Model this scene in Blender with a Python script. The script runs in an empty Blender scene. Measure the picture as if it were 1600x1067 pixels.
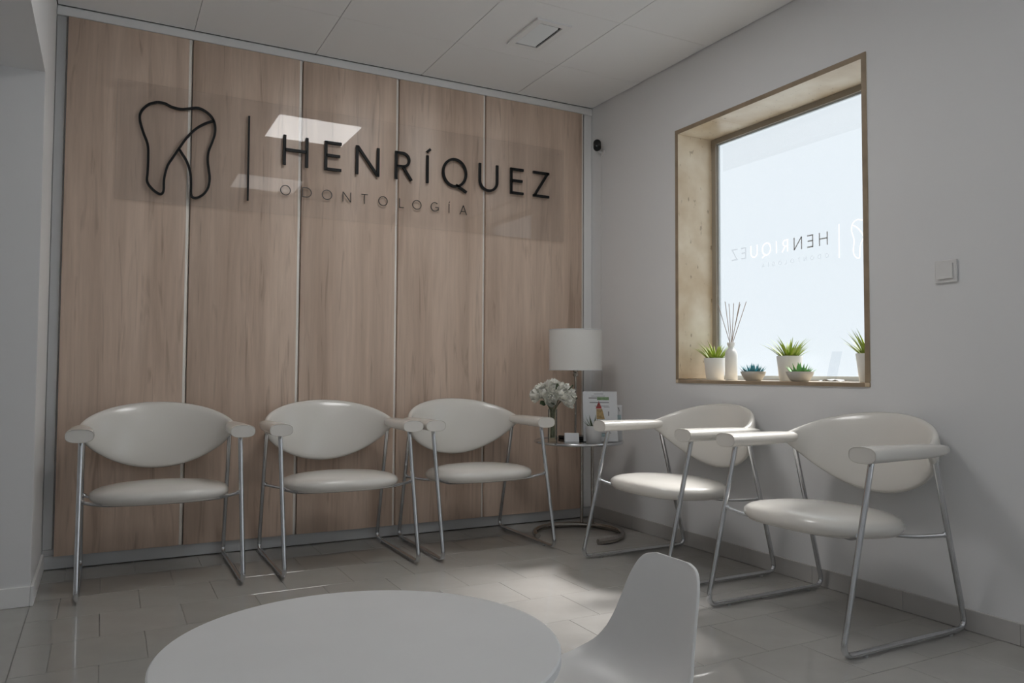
import bpy, bmesh, math, random
from mathutils import Vector, Matrix

PI = math.pi
scene = bpy.context.scene
col = scene.collection
random.seed(7)

# ------------------------------------------------------------------ camera
F_PX, YAW, PITCH, ROLL = 1204.9, 1.0853, 0.0397, 0.0049
CAM = Vector((-2.8645, -4.3124, 0.95))
fw = Vector((math.cos(PITCH) * math.cos(YAW), math.cos(PITCH) * math.sin(YAW), math.sin(PITCH)))
rt = Vector((math.sin(YAW), -math.cos(YAW), 0))
up = rt.cross(fw)
rt2 = rt * math.cos(ROLL) + up * math.sin(ROLL)
up2 = up * math.cos(ROLL) - rt * math.sin(ROLL)
cam_data = bpy.data.cameras.new('camera')
cam_data.sensor_width = 36
cam_data.lens = F_PX * 36 / 1600
cam_data.clip_start = 0.02
cam = bpy.data.objects.new('camera', cam_data)
col.objects.link(cam)
m = Matrix((rt2, up2, -fw)).transposed().to_4x4()
m.translation = CAM
cam.matrix_world = m
scene.camera = cam

# ------------------------------------------------------------------ sky, sun, exposure
world = bpy.data.worlds.new('sky')
scene.world = world
world.use_nodes = True
bg = world.node_tree.nodes['Background']
bg.inputs['Color'].default_value = (0.78, 0.89, 1.0, 1)
bg.inputs['Strength'].default_value = 0.445

SUN_EL = math.atan(1.27)
sun_data = bpy.data.lights.new('sun', 'SUN')
sun_data.energy = 18.0
sun_data.angle = math.radians(13)
sun_data.color = (1.0, 0.98, 0.955)
sun = bpy.data.objects.new('sun', sun_data)
col.objects.link(sun)
sun.location = (6, -1.5, 6)
sun.rotation_euler = Vector((-math.cos(SUN_EL), -0.04, -math.sin(SUN_EL))).to_track_quat('-Z', 'Y').to_euler()

vs = scene.view_settings
vs.view_transform = 'Standard'
vs.look = 'None'
vs.gamma = 1
vs.use_curve_mapping = False
vs.exposure = 1.17
PANE_GLOW = 0.385
LAMP_GLOW = (5.3, 1.35)          # the panel nearer the oak wall is set brighter
FILL_WINDOW_GLOW = 0.82  # added unseen window, there to brighten the room
scene.cycles.max_bounces = 10
scene.cycles.diffuse_bounces = 5
scene.cycles.transparent_max_bounces = 16
scene.cycles.use_denoising = True

# ------------------------------------------------------------------ materials
def srgb(r, g, b):
    return tuple(((c / 255) / 12.92 if c / 255 <= 0.04045 else ((c / 255 + 0.055) / 1.055) ** 2.4) for c in (r, g, b)) + (1,)

def new_mat(name):
    mt = bpy.data.materials.new(name)
    mt.use_nodes = True
    nt = mt.node_tree
    b = nt.nodes['Principled BSDF']
    return mt, nt, b

def P(name, color, rough=0.5, metal=0.0, spec=0.5, coat=0.0, bump=0.0, bscale=200, var=0.0, vscale=6.0):
    mt, nt, b = new_mat(name)
    b.inputs['Base Color'].default_value = color if len(color) == 4 else (*color, 1)
    b.inputs['Roughness'].default_value = rough
    b.inputs['Metallic'].default_value = metal
    b.inputs['Specular IOR Level'].default_value = spec
    b.inputs['Coat Weight'].default_value = coat
    b.inputs['Coat Roughness'].default_value = 0.15
    tc = nt.nodes.new('ShaderNodeTexCoord')
    if bump:
        n = nt.nodes.new('ShaderNodeTexNoise'); n.inputs['Scale'].default_value = bscale; n.inputs['Detail'].default_value = 4
        nt.links.new(tc.outputs['Object'], n.inputs['Vector'])
        bp = nt.nodes.new('ShaderNodeBump'); bp.inputs['Strength'].default_value = bump; bp.inputs['Distance'].default_value = 0.002
        nt.links.new(n.outputs['Fac'], bp.inputs['Height']); nt.links.new(bp.outputs['Normal'], b.inputs['Normal'])
    if var:
        n = nt.nodes.new('ShaderNodeTexNoise'); n.inputs['Scale'].default_value = vscale; n.inputs['Detail'].default_value = 5
        nt.links.new(tc.outputs['Object'], n.inputs['Vector'])
        r = nt.nodes.new('ShaderNodeValToRGB')
        c = color[:3]
        r.color_ramp.elements[0].position = 0.3; r.color_ramp.elements[1].position = 0.7
        r.color_ramp.elements[0].color = (*[v * (1 - var) for v in c], 1)
        r.color_ramp.elements[1].color = (*[min(1, v * (1 + var)) for v in c], 1)
        nt.links.new(n.outputs['Fac'], r.inputs['Fac']); nt.links.new(r.outputs['Color'], b.inputs['Base Color'])
    return mt

def thin_clear(name, tint=(1, 1, 1, 1), ior=1.49, gain=1.0, rough=0.0):
    """clear sheet: light goes straight through, the surface mirrors by its index of refraction"""
    mt = bpy.data.materials.new(name); mt.use_nodes = True
    nt = mt.node_tree; nt.nodes.clear()
    out = nt.nodes.new('ShaderNodeOutputMaterial')
    mix = nt.nodes.new('ShaderNodeMixShader')
    tr = nt.nodes.new('ShaderNodeBsdfTransparent'); tr.inputs['Color'].default_value = tint
    gl = nt.nodes.new('ShaderNodeBsdfGlossy'); gl.inputs['Roughness'].default_value = rough
    fr = nt.nodes.new('ShaderNodeFresnel'); fr.inputs['IOR'].default_value = ior
    ml = nt.nodes.new('ShaderNodeMath'); ml.operation = 'MULTIPLY'; ml.inputs[1].default_value = gain
    nt.links.new(fr.outputs['Fac'], ml.inputs[0]); nt.links.new(ml.outputs[0], mix.inputs['Fac'])
    nt.links.new(tr.outputs[0], mix.inputs[1]); nt.links.new(gl.outputs[0], mix.inputs[2])
    nt.links.new(mix.outputs[0], out.inputs['Surface'])
    return mt

def wood_mat():
    mt, nt, b = new_mat('pale_oak_laminate')
    L = nt.links.new
    tc = nt.nodes.new('ShaderNodeTexCoord'); oi = nt.nodes.new('ShaderNodeObjectInfo')
    add = nt.nodes.new('ShaderNodeVectorMath'); add.operation = 'ADD'
    mul = nt.nodes.new('ShaderNodeVectorMath'); mul.operation = 'SCALE'; mul.inputs['Scale'].default_value = 37.0
    cmb = nt.nodes.new('ShaderNodeCombineXYZ')
    for s in 'XYZ': L(oi.outputs['Random'], cmb.inputs[s])
    L(cmb.outputs[0], mul.inputs[0]); L(tc.outputs['Object'], add.inputs[0]); L(mul.outputs[0], add.inputs[1])
    mp = nt.nodes.new('ShaderNodeMapping'); mp.inputs['Scale'].default_value = (9, 9, 0.75); L(add.outputs[0], mp.inputs['Vector'])
    n1 = nt.nodes.new('ShaderNodeTexNoise'); n1.inputs['Scale'].default_value = 1.0; n1.inputs['Detail'].default_value = 6; n1.inputs['Roughness'].default_value = 0.6; n1.inputs['Distortion'].default_value = 0.5
    L(mp.outputs[0], n1.inputs['Vector'])
    mp2 = nt.nodes.new('ShaderNodeMapping'); mp2.inputs['Scale'].default_value = (70, 70, 3.2); L(add.outputs[0], mp2.inputs['Vector'])
    n2 = nt.nodes.new('ShaderNodeTexNoise'); n2.inputs['Scale'].default_value = 1.0; n2.inputs['Detail'].default_value = 4; L(mp2.outputs[0], n2.inputs['Vector'])
    mp3 = nt.nodes.new('ShaderNodeMapping'); mp3.inputs['Scale'].default_value = (26, 26, 2.0); L(add.outputs[0], mp3.inputs['Vector'])
    n3 = nt.nodes.new('ShaderNodeTexNoise'); n3.inputs['Scale'].default_value = 1.0; n3.inputs['Detail'].default_value = 3; n3.inputs['Distortion'].default_value = 1.2; L(mp3.outputs[0], n3.inputs['Vector'])
    r = nt.nodes.new('ShaderNodeValToRGB')
    e = r.color_ramp.elements
    e[0].position = 0.28; e[0].color = WOOD_DARK; e[1].position = 0.72; e[1].color = WOOD_LIGHT
    L(n1.outputs['Fac'], r.inputs['Fac'])
    m1 = nt.nodes.new('ShaderNodeMix'); m1.data_type = 'RGBA'; m1.blend_type = 'MULTIPLY'; m1.inputs['Factor'].default_value = 0.22
    r2 = nt.nodes.new('ShaderNodeValToRGB'); r2.color_ramp.elements[0].position = 0.3; r2.color_ramp.elements[0].color = (0.62, 0.6, 0.58, 1); r2.color_ramp.elements[1].position = 0.62; r2.color_ramp.elements[1].color = (1, 1, 1, 1)
    L(n2.outputs['Fac'], r2.inputs['Fac']); L(r.outputs['Color'], m1.inputs['A']); L(r2.outputs['Color'], m1.inputs['B'])
    m2 = nt.nodes.new('ShaderNodeMix'); m2.data_type = 'RGBA'; m2.blend_type = 'MULTIPLY'; m2.inputs['Factor'].default_value = 0.55
    r3 = nt.nodes.new('ShaderNodeValToRGB'); r3.color_ramp.elements[0].position = 0.27; r3.color_ramp.elements[0].color = (0.55, 0.5, 0.46, 1); r3.color_ramp.elements[1].position = 0.42; r3.color_ramp.elements[1].color = (1, 1, 1, 1)
    L(n3.outputs['Fac'], r3.inputs['Fac']); L(m1.outputs['Result'], m2.inputs['A']); L(r3.outputs['Color'], m2.inputs['B'])
    L(m2.outputs['Result'], b.inputs['Base Color'])
    b.inputs['Roughness'].default_value = 0.36
    bp = nt.nodes.new('ShaderNodeBump'); bp.inputs['Strength'].default_value = 0.12; bp.inputs['Distance'].default_value = 0.002
    L(n2.outputs['Fac'], bp.inputs['Height']); L(bp.outputs['Normal'], b.inputs['Normal'])
    return mt

WOOD_DARK = (0.53, 0.395, 0.305, 1)
WOOD_LIGHT = (0.77, 0.61, 0.495, 1)

def travertine_mat():
    mt, nt, b = new_mat('cream_travertine'); L = nt.links.new
    tc = nt.nodes.new('ShaderNodeTexCoord')
    n = nt.nodes.new('ShaderNodeTexNoise'); n.inputs['Scale'].default_value = 5; n.inputs['Detail'].default_value = 7; L(tc.outputs['Object'], n.inputs['Vector'])
    r = nt.nodes.new('ShaderNodeValToRGB'); e = r.color_ramp.elements
    e[0].position = 0.3; e[0].color = (0.62, 0.48, 0.32, 1); e[1].position = 0.7; e[1].color = (0.83, 0.73, 0.58, 1)
    L(n.outputs['Fac'], r.inputs['Fac'])
    mp = nt.nodes.new('ShaderNodeMapping'); mp.inputs['Scale'].default_value = (30, 30, 14); L(tc.outputs['Object'], mp.inputs['Vector'])
    n2 = nt.nodes.new('ShaderNodeTexNoise'); n2.inputs['Scale'].default_value = 1.3; n2.inputs['Detail'].default_value = 3; L(mp.outputs[0], n2.inputs['Vector'])
    r2 = nt.nodes.new('ShaderNodeValToRGB'); e = r2.color_ramp.elements
    e[0].position = 0.27; e[0].color = (0.45, 0.4, 0.34, 1); e[1].position = 0.34; e[1].color = (1, 1, 1, 1)
    L(n2.outputs['Fac'], r2.inputs['Fac'])
    mx = nt.nodes.new('ShaderNodeMix'); mx.data_type = 'RGBA'; mx.blend_type = 'MULTIPLY'; mx.inputs['Factor'].default_value = 0.8
    L(r.outputs['Color'], mx.inputs['A']); L(r2.outputs['Color'], mx.inputs['B']); L(mx.outputs['Result'], b.inputs['Base Color'])
    b.inputs['Roughness'].default_value = 0.35
    return mt

def emit_mat(name, color, strength, alpha=1.0, rough=0.4):
    mt, nt, b = new_mat(name)
    b.inputs['Base Color'].default_value = (0.12, 0.12, 0.12, 1)
    b.inputs['Roughness'].default_value = rough
    b.inputs['Emission Color'].default_value = color
    b.inputs['Emission Strength'].default_value = strength
    b.inputs['Alpha'].default_value = alpha
    return mt

def floor_mat():
    mt, nt, b = new_mat('polished_greige_porcelain'); L = nt.links.new
    tc = nt.nodes.new('ShaderNodeTexCoord'); oi = nt.nodes.new('ShaderNodeObjectInfo')
    n = nt.nodes.new('ShaderNodeTexNoise'); n.inputs['Scale'].default_value = 9; n.inputs['Detail'].default_value = 5; L(tc.outputs['Object'], n.inputs['Vector'])
    ad = nt.nodes.new('ShaderNodeMath'); ad.operation = 'MULTIPLY_ADD'; ad.inputs[1].default_value = 0.25; L(oi.outputs['Random'], ad.inputs[0]); L(n.outputs['Fac'], ad.inputs[2])
    r = nt.nodes.new('ShaderNodeValToRGB'); e = r.color_ramp.elements
    e[0].position = 0.35; e[0].color = (0.40, 0.385, 0.365, 1); e[1].position = 0.9; e[1].color = (0.44, 0.425, 0.405, 1)
    L(ad.outputs[0], r.inputs['Fac']); L(r.outputs['Color'], b.inputs['Base Color'])
    b.inputs['Roughness'].default_value = 0.03
    b.inputs['Specular IOR Level'].default_value = 1.0
    return mt

M = {}
M['wall'] = P('white_wall_paint', (0.80, 0.80, 0.805), 0.7, bump=0.05, bscale=120)
M['ceil'] = P('white_ceiling_tile', (0.90, 0.90, 0.90), 0.8, bump=0.04, bscale=300)
M['gap'] = P('dark_joint', (0.12, 0.12, 0.12), 0.9)
M['void'] = P('black_duct', (0.02, 0.02, 0.02), 0.9, var=0.1)
M['trim'] = P('white_trim', (0.87, 0.87, 0.865), 0.45)
M['plinth'] = P('grey_plinth', (0.55, 0.56, 0.57), 0.35)
M['base'] = P('baseboard_porcelain', (0.50, 0.485, 0.47), 0.3, var=0.05)
M['wood'] = wood_mat()
M['trav'] = travertine_mat()
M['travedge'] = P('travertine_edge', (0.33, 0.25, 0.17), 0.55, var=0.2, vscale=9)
M['highlight'] = P('pale_edge_highlight', (0.86, 0.82, 0.77), 0.3, var=0.03)  # window light on the panel edges, put into the colour
M['floor'] = floor_mat()
M['grout'] = P('floor_grout', (0.31, 0.298, 0.28), 0.5)
M['leather'] = P('off_white_leather', (0.77, 0.745, 0.70), 0.25, coat=0.5, bump=0.08, bscale=260)
M['stitch'] = P('leather_piping', (0.62, 0.59, 0.54), 0.45, bump=0.1)
M['chrome'] = P('brushed_chrome', (0.62, 0.63, 0.65), 0.16, metal=1.0, var=0.05, vscale=30)
M['bronze'] = P('dark_nickel', (0.42, 0.39, 0.36), 0.2, metal=1.0, var=0.1, vscale=20)
M['glide'] = P('clear_plastic_glide', (0.5, 0.5, 0.5), 0.2)
M['black'] = P('black_acrylic', (0.010, 0.010, 0.011), 0.5, spec=0.25, var=0.1)
M['blackthin'] = P('dark_brown_acrylic', (0.05, 0.043, 0.04), 0.35, var=0.1)
M['acrylic'] = thin_clear('clear_acrylic', (1, 1, 1, 1), 1.49, 0.55)
M['clear'] = thin_clear('clear_glass', (1, 1, 1, 1), 1.45, 0.4)
M['faint'] = thin_clear('thin_clear_acrylic', (0.96, 0.97, 0.98, 1), 1.4, 0.25)
M['vase'] = thin_clear('vase_glass', (0.93, 0.95, 0.92, 1), 1.4, 0.8)
M['smoke'] = thin_clear('smoked_glass', (0.22, 0.22, 0.22, 1), 1.6, 1.6)
M['frame'] = P('bronze_window_frame', (0.33, 0.29, 0.235), 0.5, var=0.05)
M['sash'] = P('pale_grey_sash', (0.62, 0.66, 0.68), 0.4, var=0.04)
M['film'] = emit_mat('frosted_film', (0.86, 0.94, 1.0, 1), PANE_GLOW, 0.65)
M['fillglow'] = emit_mat('fill_window_glow', (0.86, 0.94, 1.0, 1), FILL_WINDOW_GLOW, 1.0)
M['filmglow'] = emit_mat('sky_glow_lettering', (0.97, 0.99, 1.0, 1), 0.56, 1.0)  # glow put in for bright sky seen through the cut film
M['filmgrey'] = P('grey_cut_lettering', (0.62, 0.65, 0.68), 0.6, var=0.1)  # grey put in for the darker outside seen through the cut film
M['filmpale'] = emit_mat('pale_cut_lettering', (0.78, 0.86, 0.93, 1), 0.33, 1.0)  # weaker glow for the outside behind the fainter cut letters
for q in range(2): M['lampon%d' % q] = emit_mat('ceiling_lamp_diffuser', (1.0, 0.99, 0.975, 1), LAMP_GLOW[q])
M['white'] = P('white_satin_plastic', (0.76, 0.75, 0.74), 0.38, var=0.02)
M['tabletop'] = P('white_tabletop_lacquer', (0.72, 0.72, 0.72), 0.45, var=0.02)
M['beech'] = P('beech_leg', (0.55, 0.38, 0.22), 0.45, var=0.2)
M['ceramic'] = P('white_ceramic', (0.82, 0.82, 0.80), 0.35, var=0.03)
M['concrete'] = P('grey_cement', (0.54, 0.52, 0.485), 0.8, bump=0.3, bscale=150, var=0.12)
M['soil'] = P('dark_soil', (0.05, 0.04, 0.03), 0.9, bump=0.6)
M['grass'] = P('fresh_green_leaf', (0.36, 0.46, 0.07), 0.5, var=0.35, vscale=25)
M['aloe'] = P('dark_green_leaf', (0.10, 0.14, 0.06), 0.45, var=0.3)
M['teal'] = P('teal_succulent', (0.11, 0.36, 0.42), 0.55, var=0.3, vscale=40)
M['succ'] = P('green_succulent', (0.22, 0.50, 0.17), 0.5, var=0.3, vscale=40)
M['reed'] = P('pale_reed', (0.47, 0.36, 0.29), 0.7, var=0.2)
M['petal'] = P('white_petal', (0.90, 0.89, 0.83), 0.6, var=0.06, vscale=30)
M['leaf'] = P('bouquet_leaf', (0.07, 0.10, 0.05), 0.5, var=0.3)
M['stemgreen'] = P('flower_stem', (0.24, 0.25, 0.16), 0.5, var=0.2)
M['paper'] = P('white_paper', (0.74, 0.75, 0.77), 0.7, var=0.02)
M['ink'] = P('grey_ink', (0.30, 0.30, 0.31), 0.8, var=0.1)
M['inkgreen'] = P('green_ink', (0.20, 0.30, 0.16), 0.8, var=0.3, vscale=60)
M['inkred'] = P('red_ink', (0.55, 0.10, 0.09), 0.8, var=0.3, vscale=60)
M['inktan'] = P('tan_ink', (0.48, 0.34, 0.16), 0.8, var=0.3, vscale=60)
M['inkblue'] = P('pale_blue_ink', (0.40, 0.52, 0.55), 0.8, var=0.2, vscale=60)
M['darkbase'] = P('black_lamp_base', (0.02, 0.02, 0.022), 0.2, var=0.1)
M['eave'] = P('outside_render', (0.30, 0.31, 0.33), 0.9, var=0.05)
M['potgrey'] = P('grey_glazed_pot', (0.50, 0.50, 0.50), 0.4, var=0.04)

def shade_mat():
    mt = bpy.data.materials.new('white_fabric_shade'); mt.use_nodes = True
    nt = mt.node_tree; nt.nodes.clear(); L = nt.links.new
    out = nt.nodes.new('ShaderNodeOutputMaterial'); mx = nt.nodes.new('ShaderNodeMixShader'); mx.inputs[0].default_value = 0.25
    d = nt.nodes.new('ShaderNodeBsdfDiffuse'); t = nt.nodes.new('ShaderNodeBsdfTranslucent')
    tc = nt.nodes.new('ShaderNodeTexCoord'); n = nt.nodes.new('ShaderNodeTexNoise'); n.inputs['Scale'].default_value = 150; L(tc.outputs['Object'], n.inputs['Vector'])
    r = nt.nodes.new('ShaderNodeValToRGB'); r.color_ramp.elements[0].color = (0.86, 0.85, 0.83, 1); r.color_ramp.elements[1].color = (0.90, 0.89, 0.87, 1); L(n.outputs['Fac'], r.inputs['Fac'])
    L(r.outputs['Color'], d.inputs['Color']); L(r.outputs['Color'], t.inputs['Color'])
    L(d.outputs[0], mx.inputs[1]); L(t.outputs[0], mx.inputs[2]); L(mx.outputs[0], out.inputs['Surface'])
    return mt
M['shade'] = shade_mat()

# ------------------------------------------------------------------ mesh helpers
def make(name, vf, mat, parent=None, smooth=False, loc=None, angle=None):
    me = bpy.data.meshes.new(name)
    if isinstance(vf, bmesh.types.BMesh):
        vf.normal_update(); vf.to_mesh(me); vf.free()
    else:
        me.from_pydata([tuple(v) for v in vf[0]], [], vf[1]); me.update()
        bm = bmesh.new(); bm.from_mesh(me); bmesh.ops.recalc_face_normals(bm, faces=bm.faces); bm.to_mesh(me); bm.free()
    me.materials.append(M[mat] if isinstance(mat, str) else mat)
    if smooth:
        for p in me.polygons: p.use_smooth = True
        if angle: me.set_sharp_from_angle(angle=math.radians(angle))
    o = bpy.data.objects.new(name, me)
    col.objects.link(o)
    if parent: o.parent = parent
    if loc is not None: o.location = loc
    return o

def thing(name, label, cat, loc=(0, 0, 0), rz=0.0, group=None):
    o = bpy.data.objects.new(name, None); col.objects.link(o)
    o.empty_display_size = 0.1
    o.location = loc; o.rotation_euler = (0, 0, rz)
    o['label'] = label; o['category'] = cat
    if group: o['group'] = group
    return o

def struct(o, label):
    o['kind'] = 'structure'; o['label'] = label
    return o

def empty_struct(name, label):
    o = bpy.data.objects.new(name, None); col.objects.link(o); o.empty_display_size = 0.1
    return struct(o, label)

def merge(*parts):
    V, Fs = [], []
    for v, f in parts:
        n = len(V); V += [Vector(p) for p in v]; Fs += [tuple(i + n for i in q) for q in f]
    return V, Fs

def box(x0, x1, y0, y1, z0, z1):
    v = [(x, y, z) for z in (z0, z1) for y in (y0, y1) for x in (x0, x1)]
    return [Vector(p) for p in v], [(0, 2, 3, 1), (4, 5, 7, 6), (0, 1, 5, 4), (2, 6, 7, 3), (0, 4, 6, 2), (1, 3, 7, 5)]

def bbox_bm(x0, x1, y0, y1, z0, z1, bev=0.003, seg=2):
    bm = bmesh.new()
    v, f = box(x0, x1, y0, y1, z0, z1)
    vs_ = [bm.verts.new(p) for p in v]
    for q in f: bm.faces.new([vs_[i] for i in q])
    bmesh.ops.recalc_face_normals(bm, faces=bm.faces)
    if bev: bmesh.ops.bevel(bm, geom=list(bm.edges), offset=bev, segments=seg, affect='EDGES', profile=0.5)
    return bm

def round_path(pts, rad, n=6):
    pts = [Vector(p) for p in pts]; out = [pts[0]]
    for i in range(1, len(pts) - 1):
        a, b, c = pts[i - 1], pts[i], pts[i + 1]
        u, w = (a - b).normalized(), (c - b).normalized()
        ang = u.angle(w); t = min(rad / math.tan(ang / 2), (a - b).length * .48, (c - b).length * .48)
        p0, p1 = b + u * t, b + w * t
        for k in range(n + 1):
            s = k / n
            out.append(p0 * (1 - s) ** 2 + b * 2 * s * (1 - s) + p1 * s ** 2)
    out.append(pts[-1]); return out

def tube(pts, r, seg=10, cap=True, closed=False):
    pts = [Vector(p) for p in pts]; n = len(pts); V, Fs = [], []
    rr = r if isinstance(r, (list, tuple)) else [r] * n
    t0 = (pts[1] - pts[0]).normalized()
    nrm = t0.orthogonal().normalized(); prev = t0
    for i in range(n):
        if closed: t = (pts[(i + 1) % n] - pts[i - 1]).normalized()
        elif i == 0: t = t0
        elif i == n - 1: t = (pts[-1] - pts[-2]).normalized()
        else: t = (pts[i + 1] - pts[i - 1]).normalized()
        q = prev.rotation_difference(t); nrm = (q @ nrm); nrm = (nrm - t * nrm.dot(t)).normalized(); prev = t
        bn = t.cross(nrm)
        for k in range(seg):
            a = 2 * PI * k / seg
            V.append(pts[i] + (nrm * math.cos(a) + bn * math.sin(a)) * rr[i])
    for i in range(n if closed else n - 1):
        j = (i + 1) % n
        for k in range(seg):
            l = (k + 1) % seg
            Fs.append((i * seg + k, i * seg + l, j * seg + l, j * seg + k))
    if cap and not closed:
        Fs.append(tuple(range(seg))[::-1]); Fs.append(tuple((n - 1) * seg + k for k in range(seg)))
    return V, Fs

def lathe(prof, seg=32, cx=0, cy=0):
    V, Fs = [], []; idx = []
    for r, z in prof:
        if r < 1e-6:
            idx.append([len(V)]); V.append(Vector((cx, cy, z)))
        else:
            idx.append(list(range(len(V), len(V) + seg)))
            for k in range(seg):
                a = 2 * PI * k / seg; V.append(Vector((cx + r * math.cos(a), cy + r * math.sin(a), z)))
    for a, b in zip(idx, idx[1:]):
        for k in range(seg):
            l = (k + 1) % seg
            if len(a) == 1 and len(b) == 1: break
            if len(a) == 1: Fs.append((a[0], b[k], b[l]))
            elif len(b) == 1: Fs.append((a[k], a[l], b[0]))
            else: Fs.append((a[k], a[l], b[l], b[k]))
    return V, Fs

def loft(rings, cap=True):
    n = len(rings[0]); V, Fs = [], []
    for r in rings: V += [Vector(p) for p in r]
    for i in range(len(rings) - 1):
        for k in range(n):
            l = (k + 1) % n
            Fs.append((i * n + k, i * n + l, (i + 1) * n + l, (i + 1) * n + k))
    if cap:
        Fs.append(tuple(range(n))[::-1]); Fs.append(tuple((len(rings) - 1) * n + k for k in range(n)))
    return V, Fs

def sgnpow(v, e): return math.copysign(abs(v) ** e, v)

def ribbon(pts, w, place, d0, d1, closed=False):
    """flat stroke of width w along 2-D points; place(u, v, d) maps to 3-D, d0..d1 is its depth"""
    n = len(pts); pts = [Vector((p[0], p[1])) for p in pts]; Lf, Rt = [], []
    for i in range(n):
        if closed: a, c = pts[i - 1], pts[(i + 1) % n]
        else: a, c = pts[max(0, i - 1)], pts[min(n - 1, i + 1)]
        b = pts[i]
        t1 = (b - a).normalized() if (b - a).length > 1e-9 else None
        t2 = (c - b).normalized() if (c - b).length > 1e-9 else None
        t1 = t1 or t2; t2 = t2 or t1
        t = (t1 + t2).normalized(); nn = Vector((-t.y, t.x)); k = max(0.35, nn.dot(Vector((-t1.y, t1.x))))
        Lf.append(b + nn * (w / 2 / k)); Rt.append(b - nn * (w / 2 / k))
    V, Fs = [], []
    for i in range(n):
        V += [place(*Lf[i], d0), place(*Rt[i], d0), place(*Rt[i], d1), place(*Lf[i], d1)]
    for i in range(n if closed else n - 1):
        j = (i + 1) % n
        for k in range(4): Fs.append((i * 4 + k, i * 4 + (k + 1) % 4, j * 4 + (k + 1) % 4, j * 4 + k))
    if not closed: Fs.append((3, 2, 1, 0)); Fs.append(tuple((n - 1) * 4 + k for k in range(4)))
    return V, Fs

def catmull(pts, n=6, closed=False):
    pts = [Vector(p) for p in pts]; m_ = len(pts); out = []
    rng = range(m_) if closed else range(m_ - 1)
    for i in rng:
        p0 = pts[(i - 1) % m_] if closed or i > 0 else pts[0]
        p1 = pts[i]; p2 = pts[(i + 1) % m_]
        p3 = pts[(i + 2) % m_] if closed or i + 2 < m_ else pts[-1]
        for k in range(n):
            t = k / n
            out.append(0.5 * ((2 * p1) + (p2 - p0) * t + (2 * p0 - 5 * p1 + 4 * p2 - p3) * t * t + (3 * p1 - p0 - 3 * p2 + p3) * t ** 3))
    if not closed: out.append(pts[-1])
    return out

def copy_tree(o, parent=None):
    c = o.copy(); col.objects.link(c); c.parent = parent
    for ch in o.children: copy_tree(ch, c)
    return c

def clip_box_mesh(name, x0, x1, y0, y1, z0, z1, mat, parent, bev, cache={}):
    """alike pieces share one mesh"""
    key = (name, round(x1 - x0, 4), round(y1 - y0, 4), round(z1 - z0, 4))
    if key not in cache:
        me = bpy.data.meshes.new(name)
        bm = bbox_bm(0, x1 - x0, 0, y1 - y0, 0, z1 - z0, bev, 1); bm.to_mesh(me); bm.free()
        me.materials.append(M[mat]); cache[key] = me
    o = bpy.data.objects.new(name, cache[key]); col.objects.link(o); o.parent = parent; o.location = (x0, y0, z0)
    return o

# ------------------------------------------------------------------ the room
H = 2.723; L = 3.11; YB = -5.6          # ceiling height, width, wall behind the camera
JAMB = -0.626; SOFF = 2.181; OPEN_END = -2.6

# floor: slab and half-bond polished tiles
floor = struct(make('floor', box(-4.7, 0.0, YB, 0, -0.06, -0.004), 'grout'), 'polished greige porcelain tile floor of the waiting room')
GX, GY = 0.29, 0.298
k = 0
for row in range(14):
    y1 = -row * GY + 0.03; y0 = y1 - GY
    y1 = min(y1, 0.0)
    off = -2.57 if row % 2 == 1 else -2.715
    i0 = -2
    for i in range(i0, 11):
        xa, xb = off + i * GX, off + (i + 1) * GX
        xa, xb = max(xa, -L), min(xb, 0.0)
        if xb - xa < 0.02: continue
        clip_box_mesh('tile', xa + 0.0009, xb - 0.0009, y0 + 0.0009, y1 - 0.0009, -0.004, 0.0, 'floor', floor, 0.0006)
ya = -13 * GY + 0.03 - GY
make('floor_field', merge(box(-L, 0, YB, ya - 0.001, -0.004, 0)), 'floor', floor)
make('floor_field', merge(box(-4.7, -L - 0.001, OPEN_END - .1, JAMB, -0.004, 0)), 'floor', floor)

# ceiling: slab and tiles in a grid
ceiling = struct(make('ceiling', box(-L - 0.0, 0.0, YB, 0, H + 0.012, H + 0.08), 'gap'), 'white suspended ceiling of large square tiles')
CX = [-L + .004, -2.49, -1.86, -1.23, -0.585, -0.005]
CY = [-0.034, -0.55, -1.16, -1.77, -2.375, -2.98, -3.585, -4.19, -4.8, YB]
LAMPS = [(2, 2), (2, 5)]
for i in range(5):
    for j in range(9):
        if (i, j) in LAMPS: continue
        clip_box_mesh('ceiling_tile', CX[i] + 0.0014, CX[i + 1] - 0.0014, CY[j + 1] + 0.001, CY[j] - 0.001, H, H + 0.012, 'ceil', ceiling, 0.001)
for n, (i, j) in enumerate(LAMPS):
    x0, x1, y0, y1 = CX[i], CX[i + 1], CY[j + 1], CY[j]
    t = thing('ceiling_lamp', ['square white ceiling lamp panel nearer the wooden wall', 'square white ceiling lamp panel above the round table'][n], 'lamp', ((x0 + x1) / 2, (y0 + y1) / 2, H), 0, 'square ceiling lamp panels')
    w, d = (x1 - x0) / 2 - 0.002, (y1 - y0) / 2 - 0.002
    fr = merge(box(-w, w, -d, -d + .02, -.004, .012), box(-w, w, d - .02, d, -.004, .012), box(-w, -w + .02, -d + .02, d - .02, -.004, .012), box(w - .02, w, -d + .02, d - .02, -.004, .012))
    make('frame', fr, 'trim', t)
    make('diffuser', box(-w + .02, w - .02, -d + .02, d - .02, 0.0, .008), 'lampon%d' % n, t)

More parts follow.
